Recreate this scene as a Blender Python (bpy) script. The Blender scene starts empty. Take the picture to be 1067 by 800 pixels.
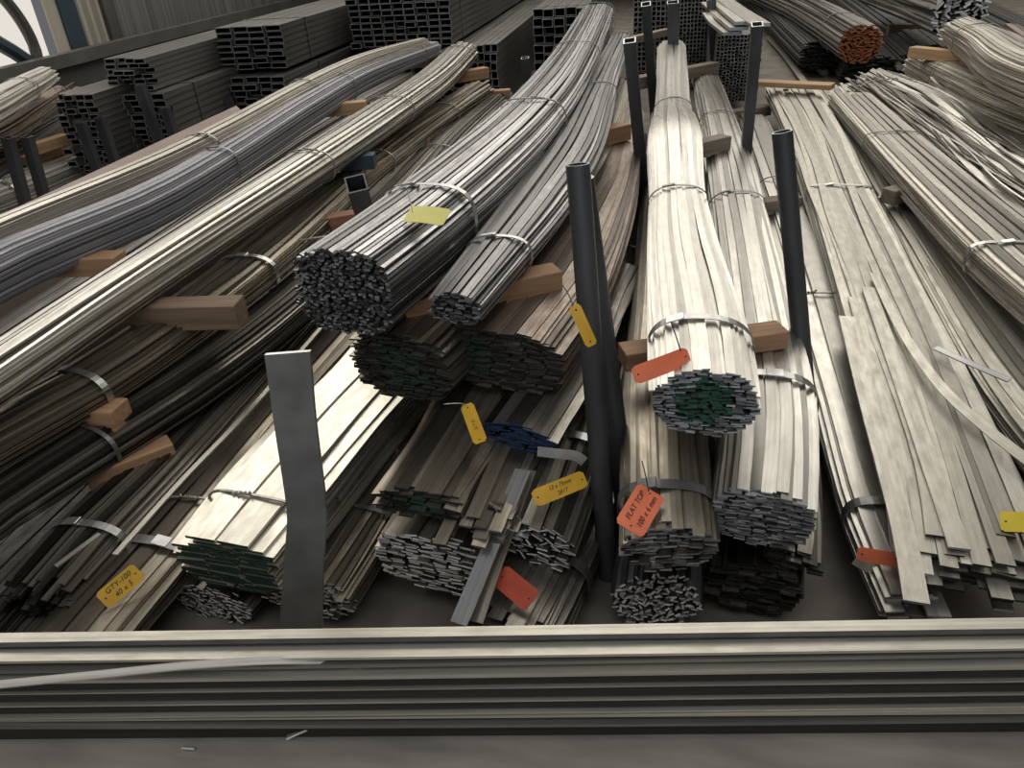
import bpy, math, random
import numpy as np
from mathutils import Vector, Matrix

random.seed(7)
RG = np.random.default_rng(11)
SC = bpy.context.scene
COL = SC.collection
PI = math.pi

# ------------------------------------------------------------------ camera
FPX, HCAM = 800.0, 1.5
PSI, PITCH, ROLL = math.radians(11.5), math.radians(31), math.radians(4)
_F = np.array([-math.sin(PSI)*math.cos(PITCH), math.cos(PSI)*math.cos(PITCH), -math.sin(PITCH)])
_R0 = np.cross(_F, [0, 0, 1]); _R0 /= np.linalg.norm(_R0)
_U0 = np.cross(_R0, _F)
_R = math.cos(ROLL)*_R0 - math.sin(ROLL)*_U0
_U = math.sin(ROLL)*_R0 + math.cos(ROLL)*_U0
CAM = np.array([0, 0, HCAM])
cd = bpy.data.cameras.new('camera'); co = bpy.data.objects.new('camera', cd); COL.objects.link(co)
cd.sensor_width = 36; cd.lens = FPX/1067*36; cd.clip_start = 0.02
m = Matrix.Identity(4)
for i in range(3):
    m[i][0] = _R[i]; m[i][1] = _U[i]; m[i][2] = -_F[i]; m[i][3] = CAM[i]
co.matrix_world = m
SC.camera = co


def ray(px, py):
    return _F + (px-533.5)/FPX*_R - (py-400)/FPX*_U


def atz(px, py, z):
    d = ray(px, py); return CAM + d*(z-HCAM)/d[2]


def aty(px, py, y):
    d = ray(px, py); return CAM + d*y/d[1]


def atx(px, py, x):
    d = ray(px, py); return CAM + d*x/d[0]


# ------------------------------------------------------------------ materials
def newmat(name):
    mt = bpy.data.materials.new(name); mt.use_nodes = True
    nt = mt.node_tree; nt.nodes.clear()
    out = nt.nodes.new('ShaderNodeOutputMaterial'); b = nt.nodes.new('ShaderNodeBsdfPrincipled')
    nt.links.new(b.outputs[0], out.inputs[0])
    return mt, nt, b


def N(nt, t, **kw):
    n = nt.nodes.new(t)
    for k, v in kw.items(): setattr(n, k, v)
    return n


def ramp(nt, fac, stops):
    r = N(nt, 'ShaderNodeValToRGB'); e = r.color_ramp.elements
    while len(e) < len(stops): e.new(0.5)
    for el, (p, c) in zip(e, stops):
        el.position = p; el.color = (c[0], c[1], c[2], 1) if not isinstance(c, (int, float)) else (c, c, c, 1)
    nt.links.new(fac, r.inputs[0]); return r.outputs[0]


def mixc(nt, fac, a, b, mode='MIX'):
    n = N(nt, 'ShaderNodeMix', data_type='RGBA', blend_type=mode)
    if isinstance(fac, float): n.inputs[0].default_value = fac
    else: nt.links.new(fac, n.inputs[0])
    for s, v in ((6, a), (7, b)):
        if isinstance(v, tuple): n.inputs[s].default_value = (*v, 1)
        else: nt.links.new(v, n.inputs[s])
    return n.outputs[2]


def mult(nt, a, b):
    n = N(nt, 'ShaderNodeMath', operation='MULTIPLY')
    for s, v in ((0, a), (1, b)):
        if isinstance(v, (int, float)): n.inputs[s].default_value = v
        else: nt.links.new(v, n.inputs[s])
    return n.outputs[0]


def steel(name, col, rough=0.38, metal=0.7, rust=0.2, rustcol=(0.16, 0.10, 0.06), var=0.5, streak=0.35):
    """rolled flat bar: value varies bar by bar (attribute rnd), streaks along the bar (uv), rust blotches"""
    mt, nt, b = newmat(name)
    uv = N(nt, 'ShaderNodeUVMap'); uv.uv_map = 'uv'
    mp = N(nt, 'ShaderNodeMapping'); mp.inputs[3].default_value = (2.2, 130, 1)
    nt.links.new(uv.outputs[0], mp.inputs[0])
    n1 = N(nt, 'ShaderNodeTexNoise'); n1.inputs['Scale'].default_value = 1; n1.inputs['Detail'].default_value = 4
    nt.links.new(mp.outputs[0], n1.inputs['Vector'])
    mp2 = N(nt, 'ShaderNodeMapping'); mp2.inputs[3].default_value = (13, 42, 1)
    nt.links.new(uv.outputs[0], mp2.inputs[0])
    n2 = N(nt, 'ShaderNodeTexNoise'); n2.inputs['Scale'].default_value = 1; n2.inputs['Detail'].default_value = 5
    n2.inputs['Roughness'].default_value = 0.65
    nt.links.new(mp2.outputs[0], n2.inputs['Vector'])
    at = N(nt, 'ShaderNodeAttribute'); at.attribute_name = 'rnd'
    vb = ramp(nt, at.outputs['Fac'], [(0, 1-var*1.25), (0.5, 1.0), (1, 1+var*0.6)])
    c = mixc(nt, 1.0, tuple(col), vb, 'MULTIPLY')
    st = ramp(nt, n1.outputs['Fac'], [(0.3, 1-streak), (0.55, 1.0), (0.75, 1+streak*0.5)])
    c = mixc(nt, 1.0, c, st, 'MULTIPLY')
    rf = ramp(nt, n2.outputs['Fac'], [(0.42, 0.0), (0.72, 1.0)])
    c = mixc(nt, mult(nt, rf, rust*1.6), c, tuple(rustcol))
    nt.links.new(c, b.inputs['Base Color'])
    b.inputs['Metallic'].default_value = metal
    rr = ramp(nt, n2.outputs['Fac'], [(0.3, rough*0.85), (0.7, min(1, rough*1.35))])
    nt.links.new(rr, b.inputs['Roughness'])
    return mt


def plain(name, col, rough=0.5, metal=0.0, var=0.25, scale=14.0, stretch=(1, 1, 1), bump=0.0):
    mt, nt, b = newmat(name)
    tc = N(nt, 'ShaderNodeTexCoord'); mp = N(nt, 'ShaderNodeMapping'); mp.inputs[3].default_value = stretch
    nt.links.new(tc.outputs['Object'], mp.inputs[0])
    n = N(nt, 'ShaderNodeTexNoise'); n.inputs['Scale'].default_value = scale; n.inputs['Detail'].default_value = 6
    nt.links.new(mp.outputs[0], n.inputs['Vector'])
    c = mixc(nt, 1.0, tuple(col), ramp(nt, n.outputs['Fac'], [(0.3, 1-var), (0.7, 1+var)]), 'MULTIPLY')
    nt.links.new(c, b.inputs['Base Color'])
    b.inputs['Roughness'].default_value = rough; b.inputs['Metallic'].default_value = metal
    if bump:
        bp = N(nt, 'ShaderNodeBump'); bp.inputs['Strength'].default_value = bump; bp.inputs['Distance'].default_value = 0.01
        nt.links.new(n.outputs['Fac'], bp.inputs['Height']); nt.links.new(bp.outputs[0], b.inputs['Normal'])
    return mt


def wood(name, c1, c2):
    mt, nt, b = newmat(name)
    tc = N(nt, 'ShaderNodeTexCoord'); mp = N(nt, 'ShaderNodeMapping'); mp.inputs[3].default_value = (3, 45, 45)
    nt.links.new(tc.outputs['Object'], mp.inputs[0])
    n = N(nt, 'ShaderNodeTexNoise'); n.inputs['Scale'].default_value = 1.2; n.inputs['Detail'].default_value = 6
    nt.links.new(mp.outputs[0], n.inputs['Vector'])
    nt.links.new(ramp(nt, n.outputs['Fac'], [(0.32, c1), (0.68, c2)]), b.inputs['Base Color'])
    b.inputs['Roughness'].default_value = 0.75
    return mt


M = {
    'cream':  steel('steel_cream', (0.53, 0.495, 0.43), 0.35, 0.65, 0.16, (0.24, 0.19, 0.15), 0.34),
    'blue':   steel('steel_blue_grey', (0.33, 0.325, 0.345), 0.5, 0.35, 0.05, (0.2, 0.15, 0.12), 0.14, 0.15),
    'bright': steel('steel_bright', (0.80, 0.77, 0.70), 0.32, 0.8, 0.12, (0.20, 0.16, 0.11), 0.62),
    'brown':  steel('steel_brown', (0.34, 0.30, 0.24), 0.33, 0.8, 0.22, (0.12, 0.09, 0.06), 0.6),
    'dark':   steel('steel_dark', (0.27, 0.25, 0.215), 0.31, 0.8, 0.2, (0.08, 0.06, 0.04), 0.72),
    'grey':   steel('steel_grey', (0.37, 0.365, 0.365), 0.35, 0.85, 0.12, (0.16, 0.12, 0.1), 0.6),
    'rusty':  steel('steel_rusty', (0.27, 0.215, 0.17), 0.42, 0.55, 0.3, (0.15, 0.095, 0.065), 0.45),
    'pale':   steel('steel_pale', (0.49, 0.47, 0.425), 0.31, 0.85, 0.12, (0.26, 0.215, 0.165), 0.42, 0.16),
    'galv':   steel('steel_galvanised', (0.50, 0.475, 0.41), 0.40, 0.65, 0.22, (0.25, 0.21, 0.16), 0.34, 0.14),
    'white':  steel('steel_glare_flat', (0.74, 0.71, 0.62), 0.30, 0.8, 0.22, (0.42, 0.36, 0.27), 0.14, 0.08),  # skylight glare on the flat tops put partly into the base colour
    'dull':   steel('steel_dull_pale', (0.62, 0.59, 0.53), 0.45, 0.15, 0.12, (0.3, 0.25, 0.2), 0.4),
    'shade':  steel('steel_deep_shade', (0.055, 0.052, 0.048), 0.55, 0.3, 0.2, (0.05, 0.035, 0.025), 0.5),  # near-black: shade of the rear bay put into the steel colour
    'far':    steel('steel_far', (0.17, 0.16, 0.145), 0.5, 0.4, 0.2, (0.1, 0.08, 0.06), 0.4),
}
def cut_end(name, col, rough, metal, var):
    mt, nt, b = newmat(name)
    at = N(nt, 'ShaderNodeAttribute'); at.attribute_name = 'rnd'
    fr = N(nt, 'ShaderNodeMath', operation='FRACT'); nt.links.new(mult(nt, at.outputs['Fac'], 7.31), fr.inputs[0])
    c = mixc(nt, 1.0, tuple(col), ramp(nt, fr.outputs[0], [(0, 1-var), (0.6, 1.0), (1, 1+var)]), 'MULTIPLY')
    nt.links.new(c, b.inputs['Base Color']); b.inputs['Roughness'].default_value = rough; b.inputs['Metallic'].default_value = metal
    return mt


END = {
    'grey':  cut_end('cut_end_grey', (0.36, 0.38, 0.41), 0.42, 0.3, 0.6),
    'dark':  cut_end('cut_end_dark', (0.17, 0.172, 0.178), 0.42, 0.3, 0.95),
    'black': cut_end('cut_end_shaded', (0.03, 0.031, 0.029), 0.6, 0.1, 0.8),  # near-black: shade on unlit front ends put into the colour
    'light': cut_end('cut_end_light', (0.90, 0.90, 0.90), 0.4, 0.0, 0.4),
    'orange': plain('cut_end_orange_rust', (0.42, 0.13, 0.045), 0.8, 0.0, 0.4, 60),
}
PAINT = {
    'green': plain('green_paint', (0.012, 0.085, 0.05), 0.55, 0, 0.4, 40),
    'dgreen': plain('dark_green_paint', (0.014, 0.045, 0.030), 0.55, 0, 0.4, 40),
    'blue': plain('blue_paint', (0.012, 0.035, 0.11), 0.6, 0, 0.4, 40),
}
WOOD = {
    'light': wood('wood_light', (0.42, 0.26, 0.13), (0.58, 0.38, 0.21)),
    'mid': wood('wood_mid', (0.30, 0.17, 0.09), (0.45, 0.27, 0.15)),
    'red': wood('wood_red_brown', (0.26, 0.11, 0.06), (0.36, 0.17, 0.10)),
    'old': wood('wood_old', (0.13, 0.085, 0.055), (0.24, 0.16, 0.10)),
    'grey': wood('wood_greyed', (0.19, 0.155, 0.11), (0.34, 0.28, 0.21)),
}
MT_STRAP = plain('strap_steel', (0.45, 0.45, 0.43), 0.33, 0.85, 0.2, 30)
MT_STRAPD = plain('strap_dull', (0.22, 0.22, 0.21), 0.42, 0.7, 0.2, 30)
MT_SEAL = plain('strap_seal_bright', (0.7, 0.7, 0.68), 0.3, 0.85, 0.2, 30)
MT_WIRE = plain('tie_wire', (0.40, 0.38, 0.34), 0.4, 0.8, 0.3, 60)
MT_POST = plain('post_dark_steel', (0.085, 0.088, 0.093), 0.38, 0.35, 0.35, 9, (1, 1, 0.3))
MT_POSTF = plain('post_flat_steel', (0.23, 0.235, 0.228), 0.45, 0.4, 0.25, 12)
MT_CUT = plain('post_cut_edge', (0.5, 0.5, 0.5), 0.35, 0.8, 0.2, 40)
MT_TUBE = plain('square_tube_steel', (0.115, 0.11, 0.10), 0.45, 0.4, 0.5, 5, (4, 0.15, 6))
MT_TUBEI = plain('square_tube_inside', (0.02, 0.02, 0.02), 0.8, 0.0, 0.3, 7)
MT_TUBEE = plain('square_tube_edge', (0.42, 0.42, 0.40), 0.45, 0.5, 0.3, 30)
TAG = {
    'yellow': plain('tag_yellow', (0.80, 0.46, 0.04), 0.55, 0, 0.10, 20),
    'lemon': plain('tag_lemon', (0.72, 0.66, 0.16), 0.5, 0, 0.06, 20),
    'orange': plain('tag_orange', (0.86, 0.20, 0.09), 0.55, 0, 0.10, 20),
    'sun': plain('tag_sun_yellow', (0.95, 0.72, 0.05), 0.5, 0, 0.05, 20),
    'red': plain('tag_red', (0.62, 0.10, 0.05), 0.55, 0, 0.15, 20),
}
MT_INK = plain('black_ink', (0.02, 0.015, 0.015), 0.6, 0, 0.1, 20)


# ------------------------------------------------------------------ object helpers
def tag(o, label, cat, group=None, kind=None):
    if label: o['label'] = label
    if cat: o['category'] = cat
    if group: o['group'] = group
    if kind: o['kind'] = kind
    return o


def empty(name, loc, label=None, cat=None, group=None):
    o = bpy.data.objects.new(name, None); COL.objects.link(o); o.location = Vector(loc)
    o.empty_display_size = 0.05
    return tag(o, label, cat, group)


def link(name, me, parent=None, loc=None):
    o = bpy.data.objects.new(name, me); COL.objects.link(o)
    if parent is not None: o.parent = parent
    if loc is not None: o.location = Vector(loc)
    return o


def mesh(name, V, F, mats, fm=None, smooth=False):
    me = bpy.data.meshes.new(name)
    me.from_pydata([tuple(map(float, v)) for v in V], [], F)
    for x in (mats if isinstance(mats, (list, tuple)) else [mats]): me.materials.append(x)
    if fm is not None: me.polygons.foreach_set('material_index', fm)
    if smooth: me.polygons.foreach_set('use_smooth', [True]*len(F))
    me.update(); return me


def bevel(o, w=0.004, seg=2):
    md = o.modifiers.new('bevel', 'BEVEL'); md.width = w; md.segments = seg; md.limit_method = 'ANGLE'
    return o


def box_vf(c, ax, ay, az):
    """centre and three half-axis vectors"""
    c, ax, ay, az = map(np.asarray, (c, ax, ay, az)); V = []
    for sz in (-1, 1):
        for sy in (-1, 1):
            for sx in (-1, 1): V.append(c+ax*sx+ay*sy+az*sz)
    F = [(0, 2, 3, 1), (4, 5, 7, 6), (0, 1, 5, 4), (2, 6, 7, 3), (0, 4, 6, 2), (1, 3, 7, 5)]
    return V, F


def join(parts):
    V, F = [], []
    for v, f in parts:
        o = len(V); V += list(v); F += [tuple(i+o for i in q) for q in f]
    return V, F


def norm(v):
    v = np.asarray(v, float); return v/np.linalg.norm(v)


def catmull(P, n):
    """P: k x d control rows -> n rows, evenly spaced by length (first three columns)"""
    P = np.asarray(P, float)
    E = np.vstack([2*P[0]-P[1], P, 2*P[-1]-P[-2]])
    out = []
    for i in range(1, len(E)-2):
        p0, p1, p2, p3 = E[i-1], E[i], E[i+1], E[i+2]
        for t in np.linspace(0, 1, 24, endpoint=False):
            out.append(0.5*((2*p1)+(-p0+p2)*t+(2*p0-5*p1+4*p2-p3)*t*t+(-p0+3*p1-3*p2+p3)*t**3))
    out.append(E[-2]); out = np.array(out)
    s = np.r_[0, np.cumsum(np.linalg.norm(np.diff(out[:, :3], axis=0), axis=1))]
    q = np.linspace(0, s[-1], n)
    return np.stack([np.interp(q, s, out[:, k]) for k in range(out.shape[1])], 1), q


def tube_vf(P, r, k=8, caps=True):
    """round sweep along points"""
    P = np.asarray(P, float); n = len(P); V = []; F = []
    T = np.gradient(P, axis=0); ref = np.array([0.3, 0.2, 0.93])
    for i in range(n):
        t = norm(T[i]); a = norm(np.cross(t, ref)); b = np.cross(t, a)
        rr = r[i] if hasattr(r, '__len__') else r
        for j in range(k):
            w = 2*PI*j/k; V.append(P[i]+rr*(math.cos(w)*a+math.sin(w)*b))
    for i in range(n-1):
        for j in range(k):
            F.append((i*k+j, i*k+(j+1) % k, (i+1)*k+(j+1) % k, (i+1)*k+j))
    if caps:
        F.append(tuple(range(k))[::-1]); F.append(tuple((n-1)*k+j for j in range(k)))
    return V, F


# ------------------------------------------------------------------ flat bars
def bars_mesh(name, bars, mats):
    """bars: list of dict(P n x 3, R n x 3, U n x 3 (half width / half thickness vectors), s n, rnd, end (near), far). One mesh."""
    V = []; uvs = []; rnd = []; F = []; fm = []; sharp = []
    base = 0
    for b in bars:
        P, R, U = b['P'], b['R'], b['U']; n = len(P)
        sec = np.stack([P-R-U, P+R-U, P+R+U, P-R+U], 1).reshape(-1, 3)
        V.append(sec); rnd += [b['rnd']]*(4*n)
        wv = 2*np.linalg.norm(R[0]); tv = 2*np.linalg.norm(U[0]); off = b['rnd']*37.3
        vv = (0, wv, wv+tv, 2*wv+tv, 2*wv+2*tv)
        for i in range(n-1):
            for j in range(4):
                a = base+i*4+j; c = base+i*4+(j+1) % 4
                F.append((a, c, c+4, a+4)); fm.append(0)
                s0, s1 = b['s'][i]+off, b['s'][i+1]+off
                uvs += [s0, vv[j]+off, s0, vv[j+1]+off, s1, vv[j+1]+off, s1, vv[j]+off]
        F.append((base+3, base+2, base+1, base)); fm.append(b.get('end', 1))
        uvs += [0, 0]*4
        e = base+4*(n-1)
        F.append((e, e+1, e+2, e+3)); fm.append(b.get('far', 1)); uvs += [0, 0]*4
        base += 4*n
    V = np.vstack(V)
    me = bpy.data.meshes.new(name)
    me.vertices.add(len(V)); me.vertices.foreach_set('co', V.astype(np.float32).ravel())
    me.loops.add(4*len(F)); me.loops.foreach_set('vertex_index', np.array(F, np.int32).ravel())
    me.polygons.add(len(F)); me.polygons.foreach_set('loop_start', np.arange(0, 4*len(F), 4, dtype=np.int32))
    me.polygons.foreach_set('material_index', np.array(fm, np.int32))
    me.update(calc_edges=True)
    for x in mats: me.materials.append(x)
    uvl = me.uv_layers.new(name='uv'); uvl.data.foreach_set('uv', np.array(uvs, np.float32))
    at = me.attributes.new('rnd', 'FLOAT', 'POINT'); at.data.foreach_set('value', np.array(rnd, np.float32))
    # smooth along the bar, sharp along its four arrises and its ends
    ne = len(me.edges); ev = np.zeros(ne*2, np.int32); me.edges.foreach_get('vertices', ev); ev = ev.reshape(-1, 2)
    d = np.abs(ev[:, 0]-ev[:, 1])
    sh = (d == 4)
    ends = set()
    base = 0
    for b in bars:
        n = len(b['P']); ends.update(range(base, base+4)); ends.update(range(base+4*n-4, base+4*n)); base += 4*n
    isend = np.zeros(len(V), bool); isend[list(ends)] = True
    sh |= isend[ev[:, 0]] & isend[ev[:, 1]]
    sa = me.attributes.new('sharp_edge', 'BOOLEAN', 'EDGE'); sa.data.foreach_set('value', sh)
    me.polygons.foreach_set('use_smooth', [True]*len(F))
    me.update(); return me


def axis(pts, rho, nseg, zoff=0.0):
    """pixel control points (x, y, z, silhouette px) -> centre line, frames, half width, half height"""
    rows = []
    pp = [np.array(p[:2], float) for p in pts]
    for i, (x, y, z, w) in enumerate(pts):
        c = atz(x, y, z); depth = (c-CAM) @ _F
        a = pp[max(0, i-1)]; b = pp[min(len(pp)-1, i+1)]
        t = norm(b-a); nrm = np.array([-t[1], t[0]])
        def pj(v):
            d = (v-CAM) @ _F; return np.array([FPX*((v-CAM) @ _R)/d, -FPX*((v-CAM) @ _U)/d])
        p0 = pj(c); rx = (pj(c+[0.01, 0, 0])-p0)/0.01; uz = (pj(c+[0, 0, 0.01])-p0)/0.01
        k = math.hypot(nrm @ rx, rho*(nrm @ uz))
        half = min(0.95*w/2/k, 0.3)
        rows.append([*c, half])
    Q, s = catmull(rows, nseg)
    P = Q[:, :3]; A = Q[:, 3]
    T = np.gradient(P, axis=0); T /= np.linalg.norm(T, axis=1)[:, None]
    Rv = np.cross(T, [0, 0, 1.0]); Rv /= np.linalg.norm(Rv, axis=1)[:, None]
    Uv = np.cross(Rv, T)
    return P, s, Rv, Uv, T, A


BUNDLES = {}


def bundle(key, label, pts, rho=0.65, bw=0.03, bt=0.005, mat='grey', end='grey', nexp=2.6, jit=0.012, rot=0.05,
           wob=0.004, paint=None, straps=(), grow=False, nseg=36, roll=0.0, group=None, cat='steel bundle', tilt=0.12, gap=1.10, ugap=1.10):
    P, s, Rv, Uv, T, A = axis(pts, rho, nseg)
    BUNDLES[key] = (P, s, Rv, Uv, T, A, rho)
    a0 = A[0]; L = s[-1]
    root = empty('flat_bar_bundle', (P[0][0], P[0][1], max(0.0, P[0][2]-rho*A[0])), label, cat, group)
    o = np.array(root.location)
    # pack the cross-section in rows
    b0 = a0*rho; cells = []
    nrow = max(1, int(2*b0/(bt*gap)))
    for k in range(nrow):
        v = (-b0 + (k+0.5)*2*b0/nrow)
        hw = a0*max(0.0, 1-abs(v/b0)**nexp)**(1/nexp)
        cnt = max(1, int(round(2*hw/(bw*ugap))))
        sh = RG.uniform(-0.4, 0.4)*bw
        for q in range(cnt):
            u = -hw + (q+0.5)*2*hw/cnt + sh*(0.6 if cnt > 1 else 0.3)
            cells.append((u, v+RG.normal(0, 0.16)*bt, min(bw, 2*hw/cnt*1.045/ugap)*RG.uniform(0.86, 1.0)))
    def score(c):
        e = (abs(c[0]/a0)**2+abs(c[1]/b0)**2)**0.5
        return e + 0.55*c[1]/b0
    cells.sort(key=score, reverse=True)
    mats = [M[mat], END[end]] + ([PAINT[paint[0]]] if paint else [])
    rest = []; sc = A/a0
    rot = max(rot, 0.02)*1.3
    x = s/max(L, 0.01)
    for i, (u, v, w) in enumerate(cells):
        outer = i < 100
        idx = np.arange(nseg) if (outer or len(cells) < 200) else np.unique(np.r_[0, 1, np.linspace(2, nseg-1, 12).astype(int)])
        f1, f2 = RG.uniform(0.6, 2.2, 2); p1, p2 = RG.uniform(0, 6.28, 2)
        am = wob*RG.uniform(0.3, 1.2)
        du = am*(np.sin(6.28*f1*x+p1)+0.5*np.sin(6.28*f2*1.9*x+p2))
        dv = am*0.45*np.sin(6.28*f2*x+p1*1.7)
        ang = RG.normal(0, rot)+roll - tilt*(u/a0)*(1 if v > -0.2*b0 else -0.6)
        tw = ang + 0.4*rot*np.sin(6.28*f1*x+p2)
        uu = u*sc+du; vv = v*sc+dv
        cu, su = math.cos(roll), math.sin(roll)
        if roll: uu, vv = uu*cu-vv*su, uu*su+vv*cu
        Pb = P+Rv*uu[:, None]+Uv*vv[:, None]
        e0 = RG.normal(0, jit); e1 = RG.normal(0, jit*2)
        Pb = Pb.copy(); Pb[0] -= T[0]*e0; Pb[-1] += T[-1]*e1
        hs = 0.5*w*(np.minimum(sc, 1.0) if grow else sc); ht = 0.5*bt*np.clip(sc, 0.75, 1.15)*RG.uniform(0.85, 1.05)
        Rb = (Rv*np.cos(tw)[:, None]+Uv*np.sin(tw)[:, None])*hs[:, None]
        Ub = (-Rv*np.sin(tw)[:, None]+Uv*np.cos(tw)[:, None])*ht[:, None]
        ee = 1
        if paint:
            _, pu, pv, ru, rv = paint
            if ((u/a0-pu)/ru)**2+((v/b0-pv)/rv)**2 < 1+RG.normal(0, 0.28): ee = 2
        bar = dict(P=(Pb-o)[idx], R=Rb[idx], U=Ub[idx], s=s[idx], rnd=float(RG.uniform()), end=ee, far=1)
        if outer: link('flat_bar', bars_mesh('flat_bar', [bar], mats), root)
        else: rest.append(bar)
    if rest:
        tag(link('flat_bar', bars_mesh('flat_bars', rest, mats), root), 'inner flat bars of the bundle', None, kind='stuff')
    for st in straps: strap(root, key, nexp, *st)
    return root


def locate(key, px, py):
    P = BUNDLES[key][0]
    d = (P-CAM) @ _F
    q = np.stack([533.5+FPX*((P-CAM) @ _R)/d, 400-FPX*((P-CAM) @ _U)/d], 1)
    dd = np.hypot(q[:, 0]-px, q[:, 1]-py); i = int(np.argmin(dd))
    # refine between samples
    best = (dd[i], i, 0.0)
    for j in (i-1, i):
        if 0 <= j < len(P)-1:
            ab = q[j+1]-q[j]; t = float(np.clip(((np.array([px, py])-q[j]) @ ab)/(ab @ ab+1e-9), 0, 1))
            e = np.hypot(*(q[j]+ab*t-[px, py]))
            if e <= best[0]: best = (e, j, t)
    return best[1], best[2]


def at_param(key, j, t):
    P, s, Rv, Uv, T, A, rho = BUNDLES[key]
    k = min(j+1, len(P)-1); l = lambda X: X[j]*(1-t)+X[k]*t
    return l(P), norm(l(Rv)), norm(l(Uv)), norm(l(T)), float(l(A)), rho


def strap(root, key, nexp, px, py, kind='band', width=None, fat=1.05):
    c, Rv, Uv, T, a, rho = at_param(key, *locate(key, px, py)); b = a*rho
    w = width or {'band': 0.022, 'wire': 0.007, 'thin': 0.013}[kind]
    th = 0.0018 if kind != 'wire' else 0.005
    o = np.array(root.location); K = 40; V = []; F = []
    lean = RG.normal(0, 0.05)
    for i in range(K):
        w0 = 2*PI*i/K; cs, sn = math.cos(w0), math.sin(w0)
        r = (abs(cs)**nexp+abs(sn)**nexp)**(-1/nexp)
        for (dr, dl) in ((0, -1), (th, -1), (th, 1), (0, 1)):
            u = (a*fat+0.002+dr)*cs*r; v = (b*fat+0.002+dr)*sn*r
            V.append(c+Rv*u+Uv*v+T*(dl*w/2+lean*u)-o)
    for i in range(K):
        for j in range(4):
            A_, B_ = i*4+j, i*4+(j+1) % 4; C_, D_ = ((i+1) % K)*4+(j+1) % 4, ((i+1) % K)*4+j
            F.append((A_, D_, C_, B_))
    mt = {'band': MT_STRAP, 'thin': MT_STRAPD, 'wire': MT_WIRE}[kind]
    so = link('strap' if kind != 'wire' else 'tie_wire', mesh('strap', V, F, mt), root)
    # seal or twisted end near the top
    q = RG.uniform(-0.5, 0.35); w0 = PI/2-q; cs, sn = math.cos(w0), math.sin(w0)
    r = (abs(cs)**nexp+abs(sn)**nexp)**(-1/nexp)
    pc = c+Rv*((a*fat+0.004)*cs*r)+Uv*((b*fat+0.004)*sn*r)-o
    nv = norm(Uv*sn+Rv*cs*0.6); tv = norm(np.cross(T, nv))
    if kind == 'wire':
        t = np.linspace(0, 1, 50); ln = min(0.06, a*0.6)
        pts = pc+tv*((t-0.5)*ln)[:, None]+nv*(0.003+0.003*np.sin(t*28))[:, None]+T*(0.003*np.cos(t*28))[:, None]
        link('twisted_end', mesh('twisted_end', *tube_vf(pts, 0.003, 6), MT_WIRE, smooth=True), so)
    else:
        V, F = box_vf(pc+nv*0.001, tv*0.022, T*(w*0.58), nv*0.0022)
        bevel(link('strap_seal', mesh('strap_seal', V, F, MT_SEAL if kind == 'band' else MT_STRAPD), so), 0.001, 1)
    return so


# ------------------------------------------------------------------ loose bars
def loose(label, pts, w=0.04, t=0.006, mat='galv', end='grey', group=None, tw=0.0, nseg=24, name='loose_flat_bar', tw1=None, up=(0, 0, 1.0)):
    """pts: (px, py, z)"""
    P, s = catmull([atz(*p) for p in pts], nseg)
    T = np.gradient(P, axis=0); T /= np.linalg.norm(T, axis=1)[:, None]
    Rv = np.cross(T, up); Rv /= np.linalg.norm(Rv, axis=1)[:, None]; Uv = np.cross(Rv, T)
    a = np.linspace(tw, tw if tw1 is None else tw1, nseg)
    Rb = (Rv*np.cos(a)[:, None]+Uv*np.sin(a)[:, None])*w/2; Ub = (-Rv*np.sin(a)[:, None]+Uv*np.cos(a)[:, None])*t/2
    o = P[0].copy()
    ob = link(name, bars_mesh(name, [dict(P=P-o, R=Rb, U=Ub, s=s, rnd=float(RG.uniform(0.3, 1)))], [M[mat], END[end]]), None, o)
    return tag(ob, label, 'steel bar', group)


# ------------------------------------------------------------------ battens
def batten(label, A, B, h=0.06, w=0.07, mat='mid', group='wooden battens between the bundles', name='wooden_batten'):
    a, b = atz(*A), atz(*B); d = b-a; ln = np.linalg.norm(d); ux = d/ln
    uy = norm(np.cross([0, 0, 1.0], ux)); uz = np.cross(ux, uy); c = (a+b)/2
    V = []; F = []; n = 4
    for i in range(n):
        x = (i/(n-1)-0.5)*ln; q = RG.normal(0, 0.012, 2)
        for sy, sz in ((-1, -1), (1, -1), (1, 1), (-1, 1)):
            V.append((x, sy*w/2*(1+q[0]), sz*h/2*(1+q[1])))
    for i in range(n-1):
        for j in range(4):
            F.append((i*4+j, (i+1)*4+j, (i+1)*4+(j+1) % 4, i*4+(j+1) % 4))
    F.append((0, 1, 2, 3)); F.append(tuple((n-1)*4+j for j in (3, 2, 1, 0)))
    mm = WOOD[mat] if isinstance(mat, str) else mat
    ob = link(name, mesh(name, V, F, mm)); bevel(ob, 0.0035, 2)
    ob.matrix_world = Matrix(((ux[0], uy[0], uz[0], c[0]), (ux[1], uy[1], uz[1], c[1]), (ux[2], uy[2], uz[2], c[2]), (0, 0, 0, 1)))
    return tag(ob, label, 'batten', group)


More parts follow.
